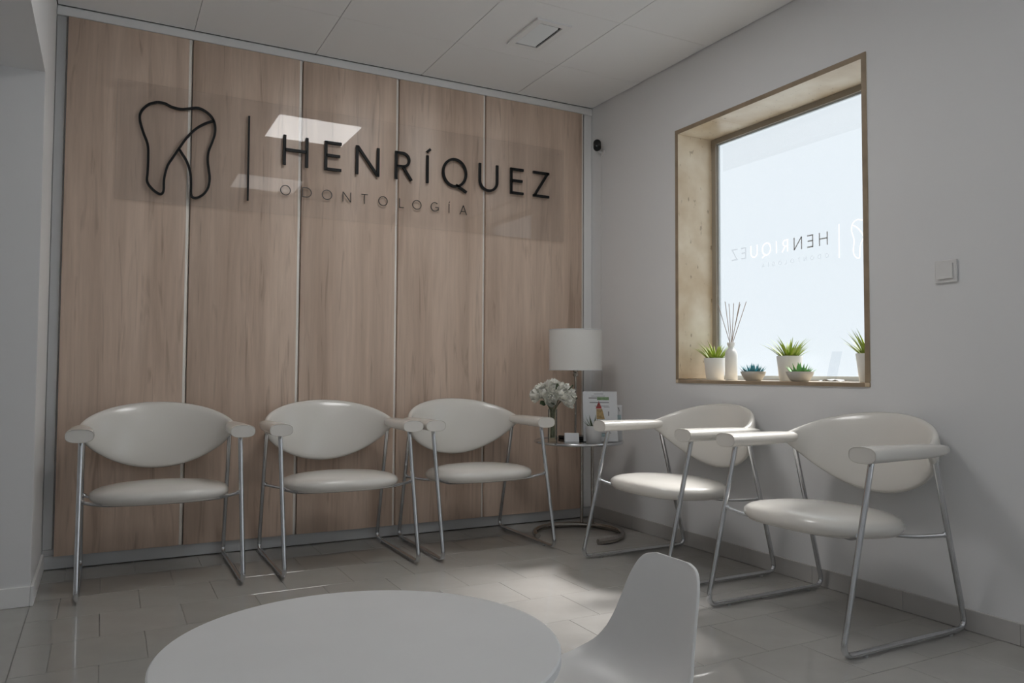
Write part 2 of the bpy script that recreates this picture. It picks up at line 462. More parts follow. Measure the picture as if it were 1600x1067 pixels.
# wooden wall
wall_back = struct(make('wall_back', box(-4.7, 0.35, 0, 0.12, -0.06, H + 0.08), 'wall'), 'back wall clad in tall pale oak panels with white trim')
PXs = [-3.060, -2.493, -1.925, -1.363, -0.795, -0.068]
def wood_panel(xa, xb):
    """upright board: crisp left edge, right edge rolling softly back"""
    yf = -0.035; prof = [(xa, -0.004), (xa, yf + .0015), (xa + .0015, yf)]
    roll, rx, ry = 0.06, 0.016, 0.016
    for s in range(0, 9):
        t = s / 8; prof.append((xb - rx - roll + roll * t, yf + 0.004 * t ** 2))
    for s in range(1, 9):
        a = math.radians(8 + 80 * s / 8); prof.append((xb - rx + rx * math.sin(a), yf + .004 + ry * (1 - math.cos(a))))
    prof += [(xb, -0.004)]
    z0, z1 = 0.065, 2.672
    V = [(x - xa, y, 0) for x, y in prof] + [(x - xa, y, z1 - z0) for x, y in prof]; n = len(prof)
    Fs = [(i, (i + 1) % n, n + (i + 1) % n, n + i) for i in range(n)] + [tuple(range(n)), tuple(range(n, 2 * n))]
    o = make('wood_panel', (V, Fs), 'wood', wall_back, True, angle=50)
    o.location = (xa, 0, z0)
    # painted window-light highlight: pale band following the rounded right-hand edge
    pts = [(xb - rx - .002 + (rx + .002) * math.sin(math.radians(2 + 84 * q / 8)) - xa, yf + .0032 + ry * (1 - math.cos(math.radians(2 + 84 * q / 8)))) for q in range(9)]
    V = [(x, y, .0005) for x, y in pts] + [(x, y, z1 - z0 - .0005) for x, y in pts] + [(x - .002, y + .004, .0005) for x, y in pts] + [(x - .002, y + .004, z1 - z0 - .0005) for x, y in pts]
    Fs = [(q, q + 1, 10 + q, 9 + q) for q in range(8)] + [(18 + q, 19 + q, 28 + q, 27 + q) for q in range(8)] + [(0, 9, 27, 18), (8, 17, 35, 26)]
    make('edge_highlight', (V, Fs), 'highlight', o, True, angle=50)
for a, b in zip(PXs, PXs[1:]): wood_panel(a + 0.0015, b - 0.0015)
make('top_trim', bbox_bm(-3.108, -0.002, -0.030, -0.001, 2.676, 2.7215, .002, 1), 'trim', wall_back)
make('right_trim', bbox_bm(-0.062, -0.002, -0.022, -0.001, 0.066, 2.675, .002, 1), 'trim', wall_back)
make('left_trim', bbox_bm(-3.108, -3.066, -0.016, -0.001, 0.095, 2.675, .002, 1), 'plinth', wall_back)
make('plinth', bbox_bm(-3.108, -0.002, -0.024, -0.001, 0.004, 0.064, .002, 1), 'plinth', wall_back)

# window wall with its opening
WY0, WY1, WZ0, WZ1 = -0.880, -2.134, 0.894, 2.335
def holed_wall(xs, ys, zs, hole):
    """slab in x from xs[0] to xs[1], grid in y and z, with one rectangular opening"""
    Y, Z = ys, zs; V = []; Fs = []
    def vid(s, a, b): return s * len(Y) * len(Z) + a * len(Z) + b
    for s in range(2):
        for a in Y:
            for b in Z: V.append((xs[s], a, b))
    A, B = len(Y) - 1, len(Z) - 1
    solid = {(a, b) for a in range(A) for b in range(B)} - {hole}
    for a, b in solid:
        for s in range(2):
            Fs.append((vid(s, a, b), vid(s, a + 1, b), vid(s, a + 1, b + 1), vid(s, a, b + 1)))
        for (da, db), e in {(-1, 0): ((a, b), (a, b + 1)), (1, 0): ((a + 1, b), (a + 1, b + 1)), (0, -1): ((a, b), (a + 1, b)), (0, 1): ((a, b + 1), (a + 1, b + 1))}.items():
            if (a + da, b + db) not in solid:
                p, q = e; Fs.append((vid(0, *p), vid(0, *q), vid(1, *q), vid(1, *p)))
    return V, Fs
# an added glowing window further along this wall, out of view, brightens the room
W2Y0, W2Y1, W2Z0 = -3.70, -5.30, 0.50
def two_holes():
    V, Fs = holed_wall((0.0, 0.33), (0.0, WY0, WY1, -2.9), (-0.06, WZ0, WZ1, H + 0.08), (1, 1))
    V2, F2 = holed_wall((0.0, 0.33), (-2.9, W2Y0, W2Y1, YB), (-0.06, W2Z0, WZ1, H + 0.08), (1, 1))
    n = len(V); V = V + V2; Fs = Fs + [tuple(q + n for q in f) for f in F2]
    bm = bmesh.new(); vs_ = [bm.verts.new(p) for p in V]
    for f in Fs: bm.faces.new([vs_[q] for q in f])
    dead = [f for f in bm.faces if all(abs(v.co.y + 2.9) < 1e-6 for v in f.verts)]
    bmesh.ops.delete(bm, geom=dead, context='FACES_ONLY')
    bmesh.ops.remove_doubles(bm, verts=bm.verts, dist=1e-5)
    bmesh.ops.recalc_face_normals(bm, faces=bm.faces)
    return bm
wall_right = struct(make('wall_right', two_holes(), 'wall'), 'plain white wall with the deep window')

# window: travertine lining, frame, frosted pane and its lettering
window = empty_struct('window_1', 'deep window lined in travertine with a frosted pane bearing mirrored lettering')
T = 0.024; DEP = 0.25
def slab(name, b, **kw):
    o = make(name, bbox_bm(*b, .0015, 1), 'trav', window)
    return o
slab('lining_slab', (-0.003, DEP, WY0 - T, WY0 - .0005, WZ0 + T, WZ1 - T))
slab('lining_slab', (-0.003, DEP, WY1 + .0005, WY1 + T, WZ0 + T, WZ1 - T))
slab('lining_slab', (-0.003, DEP, WY0 - 0.33, WY0 - .0005, WZ1 - T, WZ1 - .0005))
slab('lining_slab', (-0.003, DEP, WY1 + .0005, WY0 - 0.331, WZ1 - T, WZ1 - .0005))
slab('sill', (-0.006, DEP, WY1 + .0005, WY0 - .0005, WZ0 + .0005, WZ0 + T - .006))
edge = []
e = 0.0045
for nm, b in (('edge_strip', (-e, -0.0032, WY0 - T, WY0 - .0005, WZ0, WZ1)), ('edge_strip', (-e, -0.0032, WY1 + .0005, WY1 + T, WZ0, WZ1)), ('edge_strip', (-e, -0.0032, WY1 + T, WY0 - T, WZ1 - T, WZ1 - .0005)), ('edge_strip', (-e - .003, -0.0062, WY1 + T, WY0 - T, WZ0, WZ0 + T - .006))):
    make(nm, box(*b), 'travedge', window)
FY0, FY1, FZ0, FZ1 = WY0 - T - .001, WY1 + T + .001, WZ0 + T - .005, WZ1 - T - .001
def rect_frame(x0, x1, y0, y1, z0, z1, w, wb=None, wt=None):
    """y0 > y1; picture-frame shaped mesh"""
    wb = wb or w; wt = wt or w
    o = [(y0, z0), (y1, z0), (y1, z1), (y0, z1)]; i = [(y0 - w, z0 + wb), (y1 + w, z0 + wb), (y1 + w, z1 - wt), (y0 - w, z1 - wt)]
    V = [(x, *p) for x in (x0, x1) for p in o + i]; Fs = []
    for k in range(4):
        l = (k + 1) % 4
        Fs += [(k, l, 4 + l, 4 + k), (8 + k, 8 + l, 12 + l, 12 + k), (k, l, 8 + l, 8 + k), (4 + k, 4 + l, 12 + l, 12 + k)]
    return V, Fs
make('frame', rect_frame(DEP - .004, DEP + .05, FY0, FY1, FZ0, FZ1, 0.034, 0.004, 0.030), 'frame', window)
make('sash', rect_frame(DEP + .012, DEP + .045, FY0 - .0345, FY1 + .0345, FZ0 + .0045, FZ1 - .0305, 0.010, 0.020, 0.008), 'sash', window)
PX_ = DEP + 0.022
make('pane', box(PX_, PX_ + .006, FY1 + .045, FY0 - .045, FZ0 + .025, FZ1 - .039), 'film', window)

fill_window = empty_struct('window_fill', 'added unseen glowing window further along the window wall, as fill light')
make('frame', rect_frame(DEP - .004, DEP + .05, W2Y0 - .001, W2Y1 + .001, W2Z0 + .001, WZ1 - .001, 0.05), 'frame', fill_window)
make('pane', box(DEP + .022, DEP + .028, W2Y1 + .051, W2Y0 - .051, W2Z0 + .051, WZ1 - .051), 'fillglow', fill_window)
make('sill', bbox_bm(-.01, DEP - .005, W2Y1 + .001, W2Y0 - .001, W2Z0 + .0005, W2Z0 + .02, .002, 1), 'trav', fill_window)

# ------------------------------------------------------------------ lettering shared by sign and window
def arc(cx, cy, rx, ry, a0, a1, n=14):
    return [(cx + rx * math.cos(math.radians(a0 + (a1 - a0) * k / n)), cy + ry * math.sin(math.radians(a0 + (a1 - a0) * k / n))) for k in range(n + 1)]
def strokes(ch, x0, x1, z0, z1, w):
    """strokes of one capital: list of (points, closed, width factor)"""
    W, Ht = x1 - x0, z1 - z0; h2 = w / 2
    X = lambda u: x0 + h2 + u * (W - w)
    Z = lambda v: z0 + h2 + v * (Ht - w)
    zb, zt = z0, z1
    if ch == 'H': return [([(X(0), zb), (X(0), zt)], 0), ([(X(1), zb), (X(1), zt)], 0), ([(X(0), Z(.52)), (X(1), Z(.52))], 0)]
    if ch == 'E': return [([(X(0), zb), (X(0), zt)], 0), ([(X(0), Z(1)), (x1, Z(1))], 0), ([(X(0), Z(.52)), (x1 - .08 * W, Z(.52))], 0), ([(X(0), Z(0)), (x1, Z(0))], 0)]
    if ch == 'N': return [([(X(0), zb), (X(0), zt)], 0), ([(X(1), zb), (X(1), zt)], 0), ([(X(.02), zt - .3 * w), (X(.98), zb + .3 * w)], 0)]
    if ch == 'R':
        r = (Ht * .5 - h2) / 2 + h2 * .3
        cz = z1 - h2 - r; xa = x0 + W * .42
        return [([(X(0), zb), (X(0), zt)], 0), ([(X(0), z1 - h2), (xa, z1 - h2)] + arc(xa, cz, W * .86 - W * .42 - h2, r, 90, -90)[1:-1] + [(xa, cz - r), (X(0), cz - r)], 0), ([(x0 + W * .45, cz - r), (x1 - h2, zb)], 0)]
    if ch in 'IÍ':
        c = (x0 + x1) / 2
        s = [([(c, zb), (c, zt)], 0)]
        if ch == 'Í': s.append(([(c - .2 * w, zt + .12 * Ht), (c + 1.2 * w, zt + .24 * Ht)], 0))
        return s
    if ch == 'Q': return [(arc((x0 + x1) / 2, (z0 + z1) / 2, W / 2 - h2, Ht / 2, 0, 360, 40)[:-1], 1), ([(x0 + W * .55, z0 + Ht * .06), (x0 + W * .98, z0 - Ht * .17)], 0)]
    if ch in 'O': return [(arc((x0 + x1) / 2, (z0 + z1) / 2, W / 2 - h2, Ht / 2 - h2, 0, 360, 32)[:-1], 1)]
    if ch == 'U':
        r = W / 2 - h2; c = (x0 + x1) / 2
        return [([(X(0), zt)] + arc(c, z0 + r * 1.0, r, r * 1.0 - h2 + h2, 180, 360, 18) + [(X(1), zt)], 0)]
    if ch == 'Z': return [([(x0, Z(1)), (x1, Z(1))], 0), ([(X(.97), z1 - h2), (X(.03), z0 + h2)], 0), ([(x0, Z(0)), (x1, Z(0))], 0)]
    if ch == 'D':
        return [([(X(0), zb), (X(0), zt)], 0), ([(X(0), Z(1)), (x0 + W * .35, Z(1))] + arc(x0 + W * .42, (z0 + z1) / 2, W * .58 - h2, Ht / 2 - h2, 85, -85, 16) + [(x0 + W * .35, Z(0)), (X(0), Z(0))], 0)]
    if ch == 'T': return [([((x0 + x1) / 2, zb), ((x0 + x1) / 2, zt)], 0), ([(x0, Z(1)), (x1, Z(1))], 0)]
    if ch == 'L': return [([(X(0), zb), (X(0), zt)], 0), ([(X(0), Z(0)), (x1, Z(0))], 0)]
    if ch == 'G':
        return [(arc((x0 + x1) / 2 + .02 * W, (z0 + z1) / 2, W / 2 - h2, Ht / 2 - h2, 45, 318, 26) + [(x1 - h2, z0 + Ht * .18), (x1 - h2, z0 + Ht * .46), (x0 + W * .6, z0 + Ht * .46)], 0)]
    if ch == 'A': return [([(X(0), zb), ((x0 + x1) / 2, zt)], 0), ([(X(1), zb), ((x0 + x1) / 2, zt)], 0), ([(x0 + W * .2, z0 + Ht * .32), (x1 - W * .2, z0 + Ht * .32)], 0)]
BIG = [('H', -2.033, -1.897), ('E', -1.807, -1.712), ('N', -1.629, -1.490), ('R', -1.396, -1.286), ('Í', -1.204, -1.184), ('Q', -1.100, -0.935), ('U', -0.856, -0.722), ('E', -0.638, -0.543), ('Z', -0.473, -0.355)]
SMALL = [('O', -2.044, -1.988), ('D', -1.926, -1.874), ('O', -1.818, -1.760), ('N', -1.701, -1.652), ('T', -1.593, -1.555), ('O', -1.492, -1.436), ('L', -1.366, -1.338), ('O', -1.285, -1.228), ('G', -1.170, -1.118), ('Í', -1.053, -1.048), ('A', -0.981, -0.932)]
TOOTH_L = [(-2.658, 2.309), (-2.699, 2.29), (-2.731, 2.25), (-2.737, 2.208), (-2.721, 2.147), (-2.699, 2.086), (-2.695, 2.022), (-2.696, 1.949), (-2.697, 1.898), (-2.674, 1.864), (-2.644, 1.843), (-2.628, 1.845), (-2.621, 1.866), (-2.62, 1.921), (-2.606, 1.988), (-2.581, 2.037), (-2.554, 2.085), (-2.52, 2.144), (-2.478, 2.197), (-2.435, 2.232), (-2.387, 2.257)]
TOOTH_R = [(-2.658, 2.309), (-2.625, 2.308), (-2.591, 2.295), (-2.548, 2.291), (-2.506, 2.301), (-2.467, 2.31), (-2.432, 2.299), (-2.4, 2.273), (-2.384, 2.236), (-2.383, 2.188), (-2.396, 2.139), (-2.412, 2.089), (-2.415, 2.041), (-2.409, 1.994), (-2.404, 1.948), (-2.411, 1.9), (-2.432, 1.864), (-2.462, 1.842), (-2.484, 1.842), (-2.492, 1.862), (-2.493, 1.918), (-2.499, 1.974), (-2.517, 2.027), (-2.539, 2.062), (-2.554, 2.085)]
def letter_mesh(ch, x0, x1, z0, z1, w, place, d0, d1):
    return merge(*[ribbon(p, w, place, d0, d1, bool(c)) for p, c in strokes(ch, x0, x1, z0, z1, w)])

sign = thing('wall_sign', 'clear acrylic sign with black tooth outline and lettering on the oak panels', 'sign', (-1.56, -0.036, 1.8))
ox, oy, oz = sign.location
pl = lambda u, v, d: (u - ox, -d - oy, v - oz)
make('acrylic_sheet', bbox_bm(-2.84 - ox, -0.24 - ox, -0.0505 - oy, -0.0460 - oy, 0.0, 0.60, .001, 1), 'acrylic', sign)
for sx in (-2.80, -0.28):
    for sz in (1.83, 2.37):
        V, Fs = lathe([(0, 0), (.005, 0), (.005, .0095), (0, .0095)], 12)
        V = [(p[0] + sx - ox, -p[2] - 0.0360 - oy, p[1] + sz - oz) for p in V]
        make('standoff', (V, Fs), 'clear', sign)
D0, D1 = 0.0506, 0.0626
for ch, a, b in BIG: make('letter', letter_mesh(ch, a, b, 2.071, 2.236, 0.0152, pl, D0, D1), 'black', sign)
for ch, a, b in SMALL: make('small_letter', letter_mesh(ch, a, b, 1.906, 1.962, 0.0042, pl, D0, D0 + .004), 'blackthin', sign)
make('divider_bar', ribbon([(-2.2125, 1.854), (-2.2125, 2.309)], 0.009, pl, D0, D1), 'black', sign)
make('tooth_logo', merge(ribbon(catmull(TOOTH_L), 0.0115, pl, D0, D1), ribbon(catmull(TOOTH_R), 0.0115, pl, D0, D1)), 'black', sign)

WS = 0.3926
wp = lambda u, v, d: (PX_ - d, -1.697 + WS * (u + 2.031), 1.586 + WS * (v - 2.071))
GREY = {0: 'filmgrey', 1: 'filmgrey', 2: 'filmgrey', 3: 'filmglow', 4: 'filmglow', 5: 'filmglow', 6: 'filmglow', 7: 'filmpale', 8: 'filmpale'}
for k, (ch, a, b) in enumerate(BIG):
    make('letter', letter_mesh('I' if ch == 'Í' else ch, a, b, 2.071, 2.236, 0.017, wp, 0.0002, 0.0008), GREY[k], window)
for ch, a, b in SMALL: make('small_letter', letter_mesh(ch, a, b, 1.906, 1.962, 0.006, wp, 0.0002, 0.0008), 'filmpale', window)
make('divider_bar', ribbon([(-2.2, 1.88), (-2.2, 2.30)], 0.014, wp, 0.0002, 0.0008), 'filmglow', window)
make('tooth_logo', merge(ribbon(catmull(TOOTH_L), 0.013, wp, 0.0002, 0.0008), ribbon(catmull(TOOTH_R), 0.013, wp, 0.0002, 0.0008)), 'filmglow', window)

# outside: the concrete eave over the window
struct(make('trim_1', merge(box(3.0, 3.12, -2.6, 4.6, 3.17, 3.56), box(3.0, 3.12, -2.6, -2.45, -.06, 3.17), box(3.0, 3.12, 4.45, 4.6, -.06, 3.17)), 'eave'), 'grey canopy beam on posts outside the frosted window')

# left wall: jamb, lintel and passage
Y = (0.0, JAMB, OPEN_END, YB); Z = (0.0, SOFF, H + 0.08)
struct(make('wall_left', holed_wall((-L - 0.55, -L), Y, Z, (1, 0)), 'wall'), 'pale left wall ending in a jamb beside a wide opening')
struct(make('wall_passage', merge(box(-4.7, -4.6, OPEN_END, JAMB + .3, -.06, H), box(-4.6, -L - .551, OPEN_END - .1, OPEN_END, -.06, H), box(-4.6, -L - .551, JAMB, JAMB + .1, -.06, H)), 'wall'), 'pale passage wall beyond the opening')
struct(make('ceiling_passage', box(-4.6, -L - .551, OPEN_END, JAMB, SOFF, SOFF + .06), 'wall'), 'low passage ceiling beyond the opening')
struct(make('wall_front', box(-L - .55, 0.35, YB - .1, YB, -0.06, H + 0.08), 'wall'), 'plain white wall opposite the oak panels')

# baseboards
bb = empty_struct('baseboard_right', 'low greige tile skirting under the window wall')
for i in range(12):
    y1 = -0.026 - i * 0.45; y0 = max(YB + .002, y1 - 0.449)
    if y1 - y0 < .05: continue
    make('skirting_tile', bbox_bm(-0.011, -0.0005, y0, y1, 0.0008, 0.079, .0015, 1), 'base', bb)
bl = empty_struct('baseboard_left', 'low pale skirting around the left jamb')
make('skirting_tile', bbox_bm(-L + .0005, -L + 0.012, JAMB - 0.012, -0.026, 0.0008, 0.08, .0015, 1), 'trim', bl)
make('skirting_tile', bbox_bm(-L - .54, -L - .0005, JAMB - 0.012, JAMB - .0005, 0.0008, 0.08, .0015, 1), 'trim', bl)
make('skirting_tile', bbox_bm(-L + .0005, -L + 0.012, YB + .002, OPEN_END, 0.0008, 0.08, .0015, 1), 'trim', bl)

# ------------------------------------------------------------------ cantilever lounge armchair
def armchair(label, loc, rz):
    t = thing('armchair', label, 'armchair', loc, rz, 'white leather armchairs along the walls')
    XF = 0.322
    for s in (-1, 1):
        path = round_path([(s * XF, -.53, .655), (s * XF, -.688, .0132), (s * XF, -.022, .0132), (s * XF, -.19, .648)], .040, 8)
        fr = make('side_frame', tube(path, 0.0105, 12), 'chrome', t, True, angle=40)
        for d in (.575, .115):
            make('foot_glide', lathe([(0, 0), (.009, 0), (.010, .005), (0, .005)], 12, s * XF, -d), 'glide', fr, True, angle=40)
        # two curved bars from each side frame down under the seat
        for (d, z), (d2, z2) in (((.594, .402), (.43, .352)), ((.113, .362), (.30, .350))):
            a = Vector((s * XF, -d, z)); b = Vector((s * .10, -d2, z2))
            mid = a.lerp(b, .42) + Vector((0, 0, -.010))
            bar = catmull([a, mid, b], 8)
            make('seat_support', tube(bar, 0.0075, 10), 'chrome', t, True, angle=40)
            make('joint_collar', tube([a + Vector((s * -.004, 0, 0)), a.lerp(b, .06)], 0.0105, 10), 'chrome', t, True, angle=40)
    # seat cushion
    rings = []
    prof = [(.02, .353), (.55, .354), (.82, .359), (.93, .368), (.985, .381), (1.0, .394), (.985, .408), (.94, .419), (.86, .428), (.7, .437), (.45, .444), (.2, .447), (.02, .448)]
    for kx, z in prof:
        ring = []
        for i in range(56):
            a = 2 * PI * i / 56; c, s_ = math.cos(a), math.sin(a)
            e_ = .62 if s_ > 0 else .9; px = .290 * sgnpow(c, e_); d = .378 + (.262 if s_ > 0 else .25) * sgnpow(s_, .80 if s_ > 0 else .88)
            px *= 1.0 - .10 * max(0, (.378 - d) / .25)
            dd = .378 + (d - .378) * kx
            ring.append((px * kx, -dd, z + (dd - .38) * .045))
        rings.append(ring)
    seat = make('seat', loft(rings), 'leather', t, True, angle=60)
    pr = [Vector(p) for p in [(r[0] * 1.0, r[1], r[2] + .0) for r in rings[3]]]
    make('piping', tube(pr, .0022, 6, closed=True), 'stitch', seat, True)
    # leaf-shaped backrest wrapping round behind the sitter
    rings = []
    N = 44
    for i in range(N + 1):
        th = math.radians(-90 + 180 * i / N); c, s_ = max(0, math.cos(th)), math.sin(th)
        bx, bd = .328 * s_, .232 - .188 * c
        nrm = Vector((s_ / .328, -c / .188)).normalized()
        hh = .022 + .139 * c ** 1.22; ht = .0155 + .009 * c
        cz = .674 - .042 * c
        ring = []
        for k in range(28):
            a = 2 * PI * k / 28
            oz_ = hh * sgnpow(math.sin(a), .9); on = ht * sgnpow(math.cos(a), .75)
            lean = .20 * c * oz_ + .55 * c * oz_ * oz_ * (1 if oz_ > 0 else -1) * .5
            ring.append((bx + nrm.x * (on + lean), -(bd + nrm.y * (on + lean)), cz + oz_))
        rings.append(ring)
    back = make('backrest', loft(rings), 'leather', t, True, angle=60)
    # welt along the outer shell edge
    welt = [Vector(r[24]) for r in rings[3:-3]]
    make('piping', tube(welt, .002, 6), 'stitch', back, True)
    # padded arms
    for s in (-1, 1):
        rings = []
        secs = [(.585, .0515, .0265), (.583, .054, .028), (.56, .055, .0285), (.45, .052, .028), (.36, .048, .027), (.28, .042, .026), (.22, .034, .024), (.17, .026, .021), (.135, .017, .015), (.122, .008, .007)]
        for d, hw, hh in secs:
            cx = .326 * s + s * (.006 * (1 - min(1, d / .4)) - .0)
            rings.append([(cx + hw * sgnpow(math.cos(2 * PI * k / 24), .75), -d, .674 + hh * sgnpow(math.sin(2 * PI * k / 24), .75)) for k in range(24)])
        arm = make('armrest', loft(rings), 'leather', t, True, angle=40)
        loop = [Vector((.326 * s + .0525 * sgnpow(math.cos(2 * PI * k / 32), .75), -.5845, .674 + .0272 * sgnpow(math.sin(2 * PI * k / 32), .75))) for k in range(32)]
        make('piping', tube(loop, .0018, 6, closed=True), 'stitch', arm, True)
    return t
chair0 = armchair('white leather armchair with chrome legs beside the pale left wall jamb', (-2.625, -0.030, 0), 0)
for lab, loc, rz in (
        ('white leather armchair in the middle of the three along the oak panels', (-1.802, -0.034, 0), 0),
        ('white leather armchair against the oak panels beside the round side table', (-1.033, -0.050, 0), 0),
        ('white leather armchair on the window wall next to the side table', (-0.008, -1.305, 0), -PI / 2),
        ('white leather armchair on the window wall nearest the light switch', (-0.004, -2.218, 0), -PI / 2)):
    c = copy_tree(chair0); c.location = loc; c.rotation_euler = (0, 0, rz); c['label'] = lab

# ------------------------------------------------------------------ side table in the corner
ST = (-0.40, -0.485); STZ = 0.552
st = thing('side_table', 'round smoked glass side table with open ring base in the corner', 'table', (*ST, 0))
R_ = 0.254
arcp = [(R_ * math.cos(math.radians(a)), R_ * math.sin(math.radians(a)), .0165) for a in range(-98, 177, 6)]
make('ring_base', tube(arcp, 0.016, 12), 'bronze', st, True, angle=40)
for a in (38, 53):
    q = (R_ * math.cos(math.radians(a)), R_ * math.sin(math.radians(a)))
    make('pole', tube([(*q, .02), (*q, STZ - .012)], 0.0095, 12), 'bronze', st, True, angle=40)
make('glass_top', lathe([(0, STZ - .008), (R_ - .002, STZ - .008), (R_ - .002, STZ), (0, STZ)], 64), 'smoke', st, True, angle=40)
rim = [(R_ * math.cos(2 * PI * k / 72), R_ * math.sin(2 * PI * k / 72), STZ - .005) for k in range(72)]
make('rim', tube(rim, 0.0085, 10, closed=True), 'chrome', st, True)
TZ = STZ + 0.0006

# table lamp
lp = thing('table_lamp', 'table lamp with white drum shade and thin metal stem', 'lamp', (-0.352, -0.372, TZ))
make('base', bbox_bm(-.075, .075, -.075, .075, 0, .018, .003, 2), 'darkbase', lp)
make('stem', tube([(0, 0, .018), (0, 0, .42)], .0075, 14), 'bronze', lp, True, angle=40)
make('finial', lathe([(0, .372), (.014, .374), (.017, .385), (.012, .398), (.016, .404), (.016, .412), (0, .414)], 20), 'bronze', lp, True, angle=40)
R2, Z0, Z1 = .159, .409, .655
sh = make('lamp_shade', lathe([(R2, Z0), (R2, Z1), (R2 - .0025, Z1), (R2 - .0025, Z0), (R2, Z0)], 64), 'shade', lp, True, angle=40)
for zz in (Z0 + .003, Z1 - .003):
    make('shade_trim', tube([(R2 * math.cos(2 * PI * k / 64), R2 * math.sin(2 * PI * k / 64), zz) for k in range(64)], .0025, 6, closed=True), 'paper', sh, True)
for a in (0, 120, 240):
    make('spider_arm', tube([(0, 0, Z0 + .01), ((R2 - .003) * math.cos(math.radians(a)), (R2 - .003) * math.sin(math.radians(a)), Z0 + .03)], .002, 6), 'bronze', sh)
make('bulb', lathe([(0, .415), (.013, .42), (.014, .44), (.028, .475), (.03, .495), (.02, .52), (0, .528)], 20), 'ceramic', lp, True)

# flower vase
fv = thing('flower_vase', 'bunch of white peonies in a clear glass vase on the side table', 'vase', (-0.572, -0.474, TZ))
make('glass_vase', lathe([(0, 0), (.027, 0), (.027, .185), (.024, .185), (.024, .012), (0, .012)], 32), 'vase', fv, True, angle=40)
rs = random.Random(3)
def petal_mesh(length, width, curl, cup, n=5, m_=4):
    """petal from the origin outwards along +x, rising in z"""
    V, Fs = [], []
    for i in range(n + 1):
        t = i / n; wv = width * math.sin(PI * (0.12 + 0.80 * t) ** .8) + .001
        for j in range(m_ + 1):
            s = -1 + 2 * j / m_
            V.append(Vector((length * math.sin(curl * t) / max(curl, .01) - cup * s * s * .3, wv * s, length * (1 - math.cos(curl * t)) / max(curl, .01) + cup * s * s + .002 * math.sin(9 * s + 5 * t))))
    for i in range(n):
        for j in range(m_):
            a = i * (m_ + 1) + j; Fs.append((a, a + 1, a + m_ + 2, a + m_ + 1))
    return V, Fs
def xform(vf, mat): return [mat @ Vector(v) for v in vf[0]], vf[1]
def blossom(r):
    parts = []
    for ly, (cnt, tilt, ln) in enumerate(((6, 78, .55), (8, 60, .75), (9, 38, .95), (9, 12, 1.0))):
        for k in range(cnt):
            a = 2 * PI * (k + .5 * (ly % 2)) / cnt + rs.uniform(-.2, .2)
            pm = petal_mesh(r * ln * rs.uniform(.9, 1.1), r * .42 * rs.uniform(.85, 1.1), .9, r * .12)
            mt = Matrix.Rotation(a, 4, 'Z') @ Matrix.Rotation(-math.radians(tilt + rs.uniform(-8, 8)), 4, 'Y')
            parts.append(xform(pm, mt))
    return merge(*parts)
bl_meshes = [blossom(.068), blossom(.060), blossom(.072)]
dirs = [(0, 0, 1), (-.85, -.35, .5), (.05, -.95, .35), (.75, -.55, .35), (-.6, .55, .65), (.55, .55, .7), (-.35, -.75, .75), (.35, -.6, .85), (.9, .1, .5), (-.9, .15, .3), (-.6, -.8, .05), (.45, -.9, -.05), (.0, .8, .6), (-.15, -.2, 1.0)]
fl_meshes = []
for i, d in enumerate(dirs):
    d = Vector(d).normalized(); c = Vector((0.0, 0.0, .245)) + Vector((d.x * .098, d.y * .098, d.z * .072))
    q = Vector((0, 0, 1)).rotation_difference(d).to_matrix().to_4x4()
    o = make('flower', xform(bl_meshes[i % 3], Matrix.Translation(c - d * .022) @ q @ Matrix.Rotation(i * 1.3, 4, 'Z')), 'petal', fv, True)
    make('stem', tube(catmull([(d.x * .012, d.y * .012, .02), (d.x * .014, d.y * .014, .17), tuple(c - d * .03)], 5), .003, 6), 'stemgreen', fv, True)
for i, (dx, dy, dz) in enumerate(((-.95, -.45, -.25), (.5, -.75, .42), (-.2, -.9, .55), (.95, -.2, -.1), (-.5, -.9, -.3))):
    d = Vector((dx, dy, dz)).normalized()
    q = Vector((1, 0, 0)).rotation_difference(d).to_matrix().to_4x4()
    make('leaf', xform(petal_mesh(.07, .017, .5, .004), Matrix.Translation(Vector((0, 0, .245)) + d * .085) @ q), 'leaf', fv, True)

# small white card
cd = thing('name_card', 'small blank white card standing on the side table', 'card', (-0.487, -0.545, TZ), math.radians(-24))
make('front_panel', xform(box(-.041, .041, -.001, 0, 0, .052), Matrix.Translation((0, -.016, .0005)) @ Matrix.Rotation(math.radians(-16), 4, 'X')), 'paper', cd)
make('rear_panel', xform(box(-.041, .041, 0, .001, 0, .052), Matrix.Translation((0, .016, .0005)) @ Matrix.Rotation(math.radians(16), 4, 'X')), 'paper', cd)

# leaflet holder: clear stand with a printed sheet
pz = math.radians(-24.5)
ph = thing('leaflet_holder', 'clear upright holder with printed A4 sheet on the side table', 'sign', (-0.345, -0.632, TZ), pz)
tilt = Matrix.Rotation(math.radians(-7), 4, 'X')
make('stand', merge(xform(box(-.103, .103, -.0025, -.0008, .0, .296), tilt), box(-.103, .103, -.001, .070, .0003, .0025), xform(box(-.103, .103, .0012, .0025, 0, .296), tilt)), 'clear', ph)
sheet = make('printed_sheet', xform(box(-.099, .099, -.0006, .0008, .004, .290), tilt), 'paper', ph)
def ink(name, x0, x1, z0, z1, mt, poly=None):
    pts = poly or [(x0, z0), (x1, z0), (x1, z1), (x0, z1)]; n = len(pts)
    V = [(x, -.0008, z) for x, z in pts] + [(x, -.0006, z) for x, z in pts]
    Fs = [tuple(range(n)), tuple(range(n, 2 * n))] + [(i, (i + 1) % n, n + (i + 1) % n, n + i) for i in range(n)]
    make(name, xform((V, Fs), tilt), mt, sheet)
